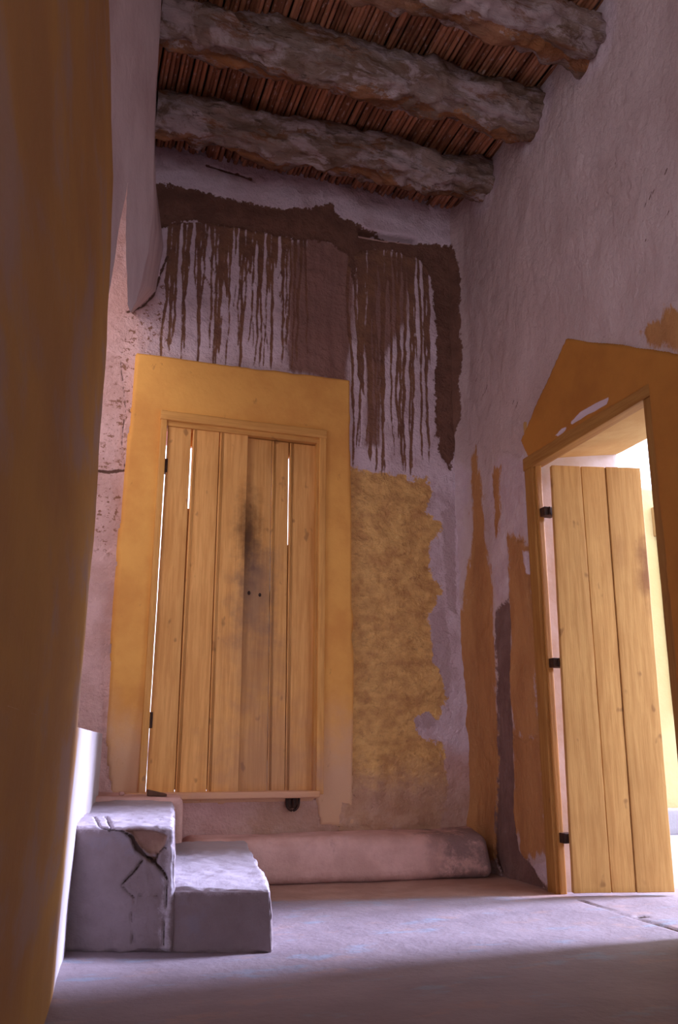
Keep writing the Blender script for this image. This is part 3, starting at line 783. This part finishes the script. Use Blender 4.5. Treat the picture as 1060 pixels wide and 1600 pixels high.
# ------------------------------------------------------------------ beams
BL = ['rough grey wooden ceiling beam nearest the drip-stained back wall',
      'pale crusted ceiling beam, middle one of the three over the reeds',
      'partly cut-off ceiling beam at the top edge, farthest from the back wall']
def build_beams():
    for i, (by, bz) in enumerate(FARBEAMS):
        n, m = 330, 56
        x0, x1 = 0.245+0.09*(by-3.5), rwx(by)+0.05
        t = np.linspace(0, 1, n); ang = np.linspace(0, 2*np.pi, m, endpoint=False)
        cy = by + 0.012*np.sin(t*5+i*2) + (t-0.5)*(-0.02 if i != 2 else 0.0)
        cz = bz + 0.006*np.sin(t*4+i)
        A, T = np.meshgrid(ang, t); Xc = x0+(x1-x0)*T
        unit = np.stack([Xc.ravel(), np.cos(A).ravel()*0.13, np.sin(A).ravel()*0.13], 1)
        rr = 0.126 + fbm(unit, 4, 5, 100+i*9, (0.8, 2, 2))*0.055 + fbm(unit, 22, 5, 140+i, (0.5, 1.4, 1.4))*0.045 + fbm(unit, 9, 3, 190+i, (0.8, 1.5, 1.5))*0.035
        gr = fbm(unit, 9, 3, 170+i, (0.12, 1.5, 1.5)); rr -= np.clip(0.10-np.abs(gr), 0, 0.10)*0.09
        fl = np.clip(-np.sin(A.ravel())-0.55, 0, 1)*0.02; rr = rr-fl
        V = np.stack([Xc.ravel(), (cy[:, None]+0*A).ravel()+np.cos(A).ravel()*rr, (cz[:, None]+0*A).ravel()+np.sin(A).ravel()*rr], 1)
        V[:, 2] = np.minimum(V[:, 2], 4.168)
        idx = np.arange(n*m).reshape(n, m)
        F = np.stack([idx[:-1], np.roll(idx, -1, 1)[:-1], np.roll(idx, -1, 1)[1:], idx[1:]], -1).reshape(-1, 4)
        o = link('ceiling_beam', mesh_np('ceiling_beam', V, F, {'sd_bark': 0.30-np.abs(((A.ravel()-R(293)+np.pi) % (2*np.pi))-np.pi)+0*V[:, 0]}), M_BEAM)
        tag(o, BL[i], 'beam', 'wooden beams under the reed ceiling')
build_beams()

# ------------------------------------------------------------------ door 1: plank double door in the back wall
def build_door1():
    d = empty('door_1', (0.96, YB, DZ0), kind='structure')
    f = MB()
    yf0, yf1 = YB-0.060, YB+0.05
    xl, xr, zt = 0.512, 1.408, 2.388
    wL, wR, wT = 0.038, 0.055, 0.075
    f.box(bx(xl-0.035, xl, yf0, yf1, DZ0, zt+wT-0.02), r=0.004, res=0.05, amp=0.002, tone=-0.05)
    f.box(bx(xr-0.012, xr+0.028, yf0, yf1, DZ0, zt+wT-0.03), r=0.004, res=0.05, amp=0.002, tone=0.0)
    f.box(bx(xr-0.024, xr-0.008, yf0+0.018, yf1, DZ0, zt), r=0.003, res=0.05, tone=-0.15)
    f2 = MB()
    f2.box(bx(xl-0.040, xr+0.032, yf0-0.006, yf1, zt-0.002, zt+0.050), r=0.006, res=0.04, amp=0.003, tone=-0.05)
    f2.box(bx(xl-0.002, xr-0.01, yf0+0.014, yf1, zt-0.030, zt+0.004), r=0.004, res=0.05, tone=-0.12)
    f3 = MB()
    f3.box(bx(xl-0.10, xr+0.0, yf0-0.035, yf1, DZ0-0.015, DZ0+0.020), r=0.008, res=0.04, amp=0.003, tone=0.05)
    f.build('frame', M_FRAME1, d); f2.build('frame_head', M_FRAME1X, d); f3.build('sill', M_FRAME1X, d)
    # plank edges measured at top and bottom
    zb = DZ0+0.014; zt2 = zt-0.026
    def px(x, y): return on_y(x, y, YB)[0]
    top = [px(v, 680) for v in (261.3, 299, 342, 386)]; bot = [px(v, 1230) for v in (227.8, 272, 321.5, 370)]
    gaps_t = [0.0, 0.010, 0.005]; gaps_b = [0.0, 0.004, 0.004]
    def leaf(tops, bots, gt, gb, yfr, tones, zt_, sl):
        L = MB()
        n = len(tops)-1
        for i in range(n):
            a0 = bots[i]+gb[i]/2; a1 = bots[i+1]-(gb[i+1] if i+1 < n else 0)/2
            b0 = tops[i]+gt[i]/2; b1 = tops[i+1]-(gt[i+1] if i+1 < n else 0)/2
            th = 0.024
            c = [(a0, yfr, zb), (a1, yfr, zb), (a0, yfr+th, zb), (a1, yfr+th, zb), (b0, yfr, zt_), (b1, yfr, zt_), (b0, yfr+th, zt_), (b1, yfr+th, zt_)]
            L.box(c, r=0.003, res=0.06, amp=0.0012, fq=6, seed=i+3, tone=tones[i])
            if sl[i]:                      # bead run down the joint edge
                for off in (0.010, 0.018):
                    V, F = tube([(a0+off, yfr-0.0005, zb+0.002), ((a0+b0)/2+off, yfr-0.0005, (zb+zt_)/2), (b0+off, yfr-0.0005, zt_-0.002)], 0.0032, 6)
                    L.add(V, F, tone=tones[i]-0.25)
        return L
    l1 = leaf(top, bot, gaps_t, gaps_b, YB-0.034, (0.0, 0.06, 0.03), zt2, (0, 1, 1)).build('door_leaf', M_DOOR1, d)
    top2 = [px(v, 690) for v in (378, 425, 452, 496)]; bot2 = [px(v, 1230) for v in (362, 417, 445, 492.5)]
    l2 = leaf(top2, bot2, [0, 0.003, 0.008], [0, 0.003, 0.003], YB-0.007, (-0.12, -0.06, -0.04), zt2-0.008, (0, 1, 1)).build('door_leaf', M_DOOR1, d)
    # back ledges of the leaves (seen as dark bars through the gaps)
    for lf, xa, xb in ((l1, 0.545, 0.98), (l2, 0.99, 1.37)):
        for z in (2.33, 1.42, 0.62):
            add_box('ledge', bx(xa, xb, YB+0.023, YB+0.045, z-0.055, z+0.055), M_FRAME1, lf, r=0.003, res=0.1)
    for lf, x0_, x1_, za, zb_ in [(a, (b+c)/2-0.022, (b+c)/2+0.022, 0.43, d_) for a, b, c, d_ in ((l1, top[1], bot[1], on_y(293, 795, YB)[2]), (l1, top[2], bot[2], 2.28), (l2, top2[2], bot2[2], on_y(449, 850, YB)[2]))]:
        add_box('tongue', bx(x0_, x1_, YB+(0.0175 if lf is l2 else -0.0095), YB+(0.0225 if lf is l2 else -0.0045), za, zb_), M_FRAME1, lf, r=0.001, res=0.3)
    for z in (2.13, 0.77):
        q = MB(); q.box(bx(0.500, 0.530, YB-0.036, YB+0.010, z-0.04, z+0.04), r=0.003, res=0.05); q.build('hinge', M_IRON, l1)
    q = MB(); q.box(bx(1.392, 1.404, YB-0.030, YB+0.010, 2.05, 2.13), r=0.003, res=0.05); q.build('hinge', M_IRON, l2)
    for (x, y), s in (((390, 926), 1.0), ((407, 929), 0.9)):
        p = on_y(x, y, YB-0.02)
        mb = MB(); V, F = tube([(p[0], YB-0.0095, p[2]), (p[0], YB-0.0065, p[2])], 0.0085*s, 14)
        V[:, 2] = p[2]+(V[:, 2]-p[2])*1.35; mb.add(V, F); k = mb.build('keyhole', M_IRON, l2); k['label'] = 'dark hole bored through the plank'
    for o in (l1, l2):
        for c in o.children: c.matrix_parent_inverse.identity()
    settle(d)
build_door1()

# ------------------------------------------------------------------ door 2: open plank door in the right wall
def build_door2():
    d = empty('door_2', (rwx(3.2), 3.2, 0), kind='structure')
    f = MB()
    def fb(y0, y1, z0, z1, xa, xb, tone, r=0.004, zo=0.0):
        c = [(rwx(y0)+xa, y0, z0), (rwx(y0)+xb, y0, z0+zo), (rwx(y1)+xa, y1, z0), (rwx(y1)+xb, y1, z0+zo),
             (rwx(y0)+xa, y0, z1), (rwx(y0)+xb, y0, z1), (rwx(y1)+xa, y1, z1), (rwx(y1)+xb, y1, z1)]
        f.box(c, r=r, res=0.05, amp=0.0015, tone=tone)
    fb(3.712, 3.790, -0.01, 2.10, -0.026, 0.02, -0.05)
    fb(3.700, 3.722, -0.01, 2.06, -0.010, 0.025, 0.10)
    fb(OY0-0.012, OY0+0.045, -0.01, 2.10, -0.022, 0.06, -0.15)
    f.build('frame', M_FRAME2, d); f = MB()
    fb(OY0-0.030, 3.795, 2.045, 2.115, -0.030, 0.06, -0.10, zo=0.02)
    f.build('frame_head', M_FRAME2Y, d)
    # leaf stands open, turned out through the opening
    hx, hy = 2.352, 3.622; tx, ty = 2.812, 3.516
    ux = np.array([tx-hx, ty-hy]); W = np.linalg.norm(ux); ux /= W; nx = np.array([-ux[1], ux[0]])
    if nx[1] < 0: nx = -nx
    zb, zt = 0.012, 2.035
    ed_t = [0, 0.155, 0.285, W+0.0]; ed_b = [0, 0.178, 0.293, W+0.002]
    L = MB()
    for i in range(3):
        g = 0.0012
        def pt(s, n, z): return (hx+ux[0]*s+nx[0]*n-0.027*(1-z/2.03)*1.0, hy+ux[1]*s+nx[1]*n, z)
        a0, a1, b0, b1 = ed_b[i]+g, ed_b[i+1]-g, ed_t[i]+g, ed_t[i+1]-g
        n0 = (0.0, 0.002, -0.004)[i]; n1 = 0.03
        c = [pt(a0, n0, zb), pt(a1, n0, zb), pt(a0, n1, zb), pt(a1, n1, zb), pt(b0, n0, zt), pt(b1, n0, zt), pt(b0, n1, zt), pt(b1, n1, zt)]
        L.box(c, r=0.004, res=0.03, amp=0.0018, fq=7, seed=40+i, tone=(0.02, 0.10, 0.0)[i])
    lf = L.build('door_leaf', M_DOOR2, d)
    lf['label'] = 'three wide ochre wooden planks with a dark hand-worn stain near the free edge'
    for zz in (0.24, 1.04, 1.80):
        mb = MB(); V, F = tube([(2.342, 3.650, zz-0.02), (2.342, 3.650, zz+0.02)], 0.005, 10); mb.add(V, F)
        mb.box(bx(2.318, 2.385, 3.655, 3.712, zz-0.022, zz+0.022), r=0.002, res=0.05)
        mb.build('hinge', M_IRON, lf)
    settle(d)
build_door2()

# ------------------------------------------------------------------ low plaster platform under the back door
def plat_disp(X, n, t):
    D = fbm(X, 3, 4, 71)*0.012 + fbm(X, 14, 3, 72)*0.003
    X = X + n*D[:, None]
    return X, {'sd_edge': np.full(len(X), -1.0)}
def build_platform():
    p = MB()
    yl, yr = 4.37, 4.235
    c = [(0.69, yl+0.02, -0.01), (2.275, yr, -0.01), (0.69, 4.61, -0.01), (2.335, 4.61, -0.01),
         (0.69, yl+0.03, 0.206), (2.26, yr+0.06, 0.200), (0.69, 4.61, 0.222), (2.325, 4.61, 0.222)]
    V, F, _ = rbox(c, r=0.055, res=0.02, disp=plat_disp); p.add(V, F)
    t = NT('platform_plaster')
    col = mottled(t, (0.68, 0.42, 0.38), (0.54, 0.32, 0.28), 5)
    x, y, z = t.xyz()
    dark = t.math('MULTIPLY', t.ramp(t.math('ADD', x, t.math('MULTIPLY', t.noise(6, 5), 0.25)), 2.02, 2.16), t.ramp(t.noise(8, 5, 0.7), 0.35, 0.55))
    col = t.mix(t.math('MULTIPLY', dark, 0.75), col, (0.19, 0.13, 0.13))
    col = t.mix(t.ramp(t.noise(9, 6, 0.7, (1, 1, 0.4)), 0.58, 0.68, 0, 0.5), col, (0.32, 0.20, 0.18))
    t.bump(t.math('ADD', t.noise(10, 8, 0.65), t.math('MULTIPLY', t.noise(60, 3), 0.2)), 0.6, 0.015)
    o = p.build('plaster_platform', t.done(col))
    tag(o, 'low rounded pink plaster platform running below the closed plank door to the right corner', 'platform')
build_platform()

# ------------------------------------------------------------------ stair
def build_steps():
    s = empty('plaster_stair', (0.45, 3.3, 0), 'two broken grey plaster steps rising towards the left wall', 'stairs')
    FP, FN = (.127, 3.234, 0), (.246, .656, 0)
    def fr(pts):                           # (x, z) on the front plane
        r = []
        for x, y in pts:
            q = on_p(x, y, FP, FN); r.append((q[0], q[2]))
        return r
    def w(l, ws): return [(a[0], a[1], b) for a, b in zip(l, ws)]
    cr = [w(fr([(147, 1283), (160, 1293), (190, 1298), (206, 1308), (214, 1325), (228, 1338), (243, 1349)]), (.001, .0015, .002, .005, .008, .005, .004)),
          w(fr([(178, 1279), (174, 1290), (171, 1298)]), (.003, .003, .002)),
          w(fr([(243, 1349), (256, 1362), (262, 1376), (260, 1400), (257, 1440), (255, 1478)]), (.004, .004, .003, .002, .0015, .001)),
          w(fr([(222, 1345), (210, 1362), (190, 1382), (200, 1394), (209, 1401), (221, 1400)]), (.003, .002, .0012, .0015, .0012, .001)),
          w(fr([(209, 1401), (206, 1430), (207, 1475)]), (.0012, .001, .0008)),
          w(fr([(243, 1349), (246, 1335), (256, 1325), (276, 1321)]), (.003, .0025, .002, .001)),
          w(fr([(231, 1401), (245, 1400)]), (.0012, .001))]
    brk = fr([(190, 1296), (215, 1293), (245, 1299), (262, 1304), (256, 1322), (248, 1334), (236, 1335), (222, 1328), (212, 1315), (205, 1303)])
    hol = fr([(224, 1338), (238, 1337), (246, 1340), (243, 1349), (232, 1346)])
    ch2 = fr([(232, 1352), (252, 1362), (258, 1378), (256, 1398), (236, 1398), (228, 1375)])
    def disp(edge_z, xr, k):
        def f(X, n, t):
            front = n[:, 1] < -0.35
            U, Z = X[:, 0], X[:, 2]
            c = lines_sd(U, Z, cr); c = np.where(X[:, 1] < 3.6-U*0.4, c, -1)
            b = np.where(front, poly_sd(U, Z, brk), -1); h = np.where(front, poly_sd(U, Z, hol), -1)
            D = fbm(X, 5, 4, 200+k)*0.012 + fbm(X, 20, 4, 210+k)*0.006
            # ragged nibbled arrises
            ed = np.minimum.reduce([np.abs(edge_z-Z)+np.clip(-n[:, 1]*0, 0, 1), ])
            corner = (np.abs(n).max(1) < 0.93)
            D = D - corner*np.clip(fbm(X, 28, 3, 230+k), -0.2, 1)*0.010
            D -= np.clip((c+0.0015)/0.003, 0, 1)*0.018
            D -= np.clip(b/0.006, 0, 1)*0.022 + np.clip(h/0.004, 0, 1)*0.030
            D -= np.clip(np.where(front, poly_sd(U, Z, ch2), -1)/0.02, 0, 1)*0.006
            X2 = X+n*D[:, None]
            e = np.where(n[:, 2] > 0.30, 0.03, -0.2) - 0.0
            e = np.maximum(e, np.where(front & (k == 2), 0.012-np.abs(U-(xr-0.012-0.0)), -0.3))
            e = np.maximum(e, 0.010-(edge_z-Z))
            return X2, {'sd_edge': e, 'sd_brk': np.maximum(b, h), 'sd_crack': c}
        return f
    # step 1 (lower)
    c1 = [(0.30, 3.175, -0.01), (0.783, 2.990, -0.01), (0.40, 4.38, -0.01), (1.00, 4.36, -0.01),
          (0.30, 3.170, 0.190), (0.770, 2.996, 0.192), (0.40, 4.38, 0.205), (0.985, 4.36, 0.205)]
    o1 = add_box('step', c1, M_STEP, s, r=0.016, res=0.011, disp=disp(0.19, 0.77, 1)); o1['label'] = 'lower grey step beside the floor'
    c2 = [(0.10, 3.244, -0.01), (0.470, 3.106, -0.01), (0.22, 4.30, -0.01), (0.635, 4.28, -0.01),
          (0.10, 3.240, 0.383), (0.455, 3.110, 0.386), (0.22, 4.30, 0.395), (0.615, 4.28, 0.398)]
    c2 = [np.array(p)-np.array([0, 0.006, 0]) if i in (0, 1, 4, 5) else np.array(p) for i, p in enumerate(c2)]
    o2 = add_box('step', c2, M_STEP, s, r=0.018, res=0.0065, disp=disp(0.385, 0.455, 2)); o2['label'] = 'upper grey step with a cracked, broken-out corner'
    # landing in front of the sill
    c3 = [(0.15, 4.27, -0.01), (0.672, 4.27, -0.01), (0.20, 4.63, -0.01), (0.70, 4.60, -0.01),
          (0.15, 4.29, 0.418), (0.662, 4.29, 0.412), (0.20, 4.63, 0.425), (0.69, 4.60, 0.412)]
    o3 = add_box('landing', c3, M_PINK, s, r=0.03, res=0.015, amp=0.008, fq=7, seed=5); o3['label'] = 'pink plastered landing block against the door sill'
    settle(s)
build_steps()

# ------------------------------------------------------------------ small things
def build_small():
    p = on_y(457, 1252, YB-0.02)
    k = empty('iron_staple', (p[0], YB-0.02, p[2]), 'dark rounded iron fitting in the pink wall under the door sill', 'iron fitting')
    mb = MB(); a = np.linspace(0, math.pi, 14); w = 0.033
    path = [(p[0]-w, YB-0.028, p[2]+0.035)]+[(p[0]-w*math.cos(t), YB-0.028, p[2]-0.005-0.040*math.sin(t)) for t in a]+[(p[0]+w, YB-0.028, p[2]+0.035)]
    V, F = tube(path, 0.007, 10); mb.add(V, F); mb.build('loop', M_IRON, k)
    mb = MB(); mb.box(bx(p[0]-0.026, p[0]+0.026, YB-0.022, YB-0.006, p[2]-0.035, p[2]+0.035), r=0.006, res=0.02); mb.build('plate', M_IRON, k)
    mb = MB(); V, F = tube([(p[0]-0.002, YB-0.034, p[2]+0.03), (p[0]+0.001, YB-0.036, p[2]), (p[0], YB-0.033, p[2]-0.028)], [0.006, 0.008, 0.005], 10); mb.add(V, F); mb.build('pin', M_IRON, k)
    settle(k)
    q = on_z(250, 1246, 0.425)
    rot = 0.25; c = []
    for (x, y, z) in bx(-0.045, 0.045, -0.020, 0.020, 0, 0.030):
        zz = z*(1.0 if x < 0 else 0.35)
        c.append((q[0]*0+0.545+x*math.cos(rot), 4.36+y-x*0.3, 0.414+zz))
    o = add_box('wooden_wedge', c, mat_wood('wedge_wood', (0.16, 0.08, 0.05), (0.11, 0.055, 0.035), ()), None, r=0.004, res=0.01, amp=0.002)
    tag(o, 'small dark wooden wedge lying on the landing beside the sill', 'wedge')
    t = on_z(183, 1240, 0.44)
    o = add_box('pebble', bx(0.375, 0.400, 4.42, 4.445, 0.414, 0.432), M_PINK, None, r=0.011, res=0.005, amp=0.002, fq=50)
    tag(o, 'small pinkish stone lying in the corner of the landing left of the wedge', 'stone')
build_small()

# ------------------------------------------------------------------ courtyard outside the right door, yard behind the back door
def build_outside():
    g = add_box('courtyard_ground', bx(2.84, 12.5, -6.0, 9.0, -0.12, -0.012), M_GROUND, None, r=0.003, res=1.0, amp=0.0); tag(g, kind='structure')
    g = add_box('yard_ground', bx(-4.0, 2.84, 4.98, 9.0, -0.12, -0.012), M_GROUND, None, r=0.003, res=1.0); tag(g, kind='structure')
    w = empty('courtyard_wall', (5.6, 6.1, 0), 'pale yellow courtyard wall seen past the open door', 'wall')
    m = MB(); m.box(bx(2.9, 12.0, 6.0, 6.3, -0.02, 2.84), r=0.03, res=0.3, amp=0.01, fq=2); m.build('wall_body', M_COURT, w)
    x0 = on_y(1021, 790, 5.97)[0]
    m = MB(); m.box(bx(x0, x0+0.9, 5.93, 6.01, 2.40, 2.66), r=0.01, res=0.2); m.build('lintel_band', M_COURT2, w)
    m = MB(); m.box(bx(x0+0.03, x0+0.85, 5.96, 6.01, 0.9, 2.39), r=0.02, res=0.2); m.build('blind_panel', M_COURT, w)
    m = MB(); m.box(bx(2.9, 12.0, 5.90, 6.01, -0.02, 0.18), r=0.02, res=0.3, amp=0.01); m.build('plinth', M_GROUND, w)
    settle(w)
build_outside()
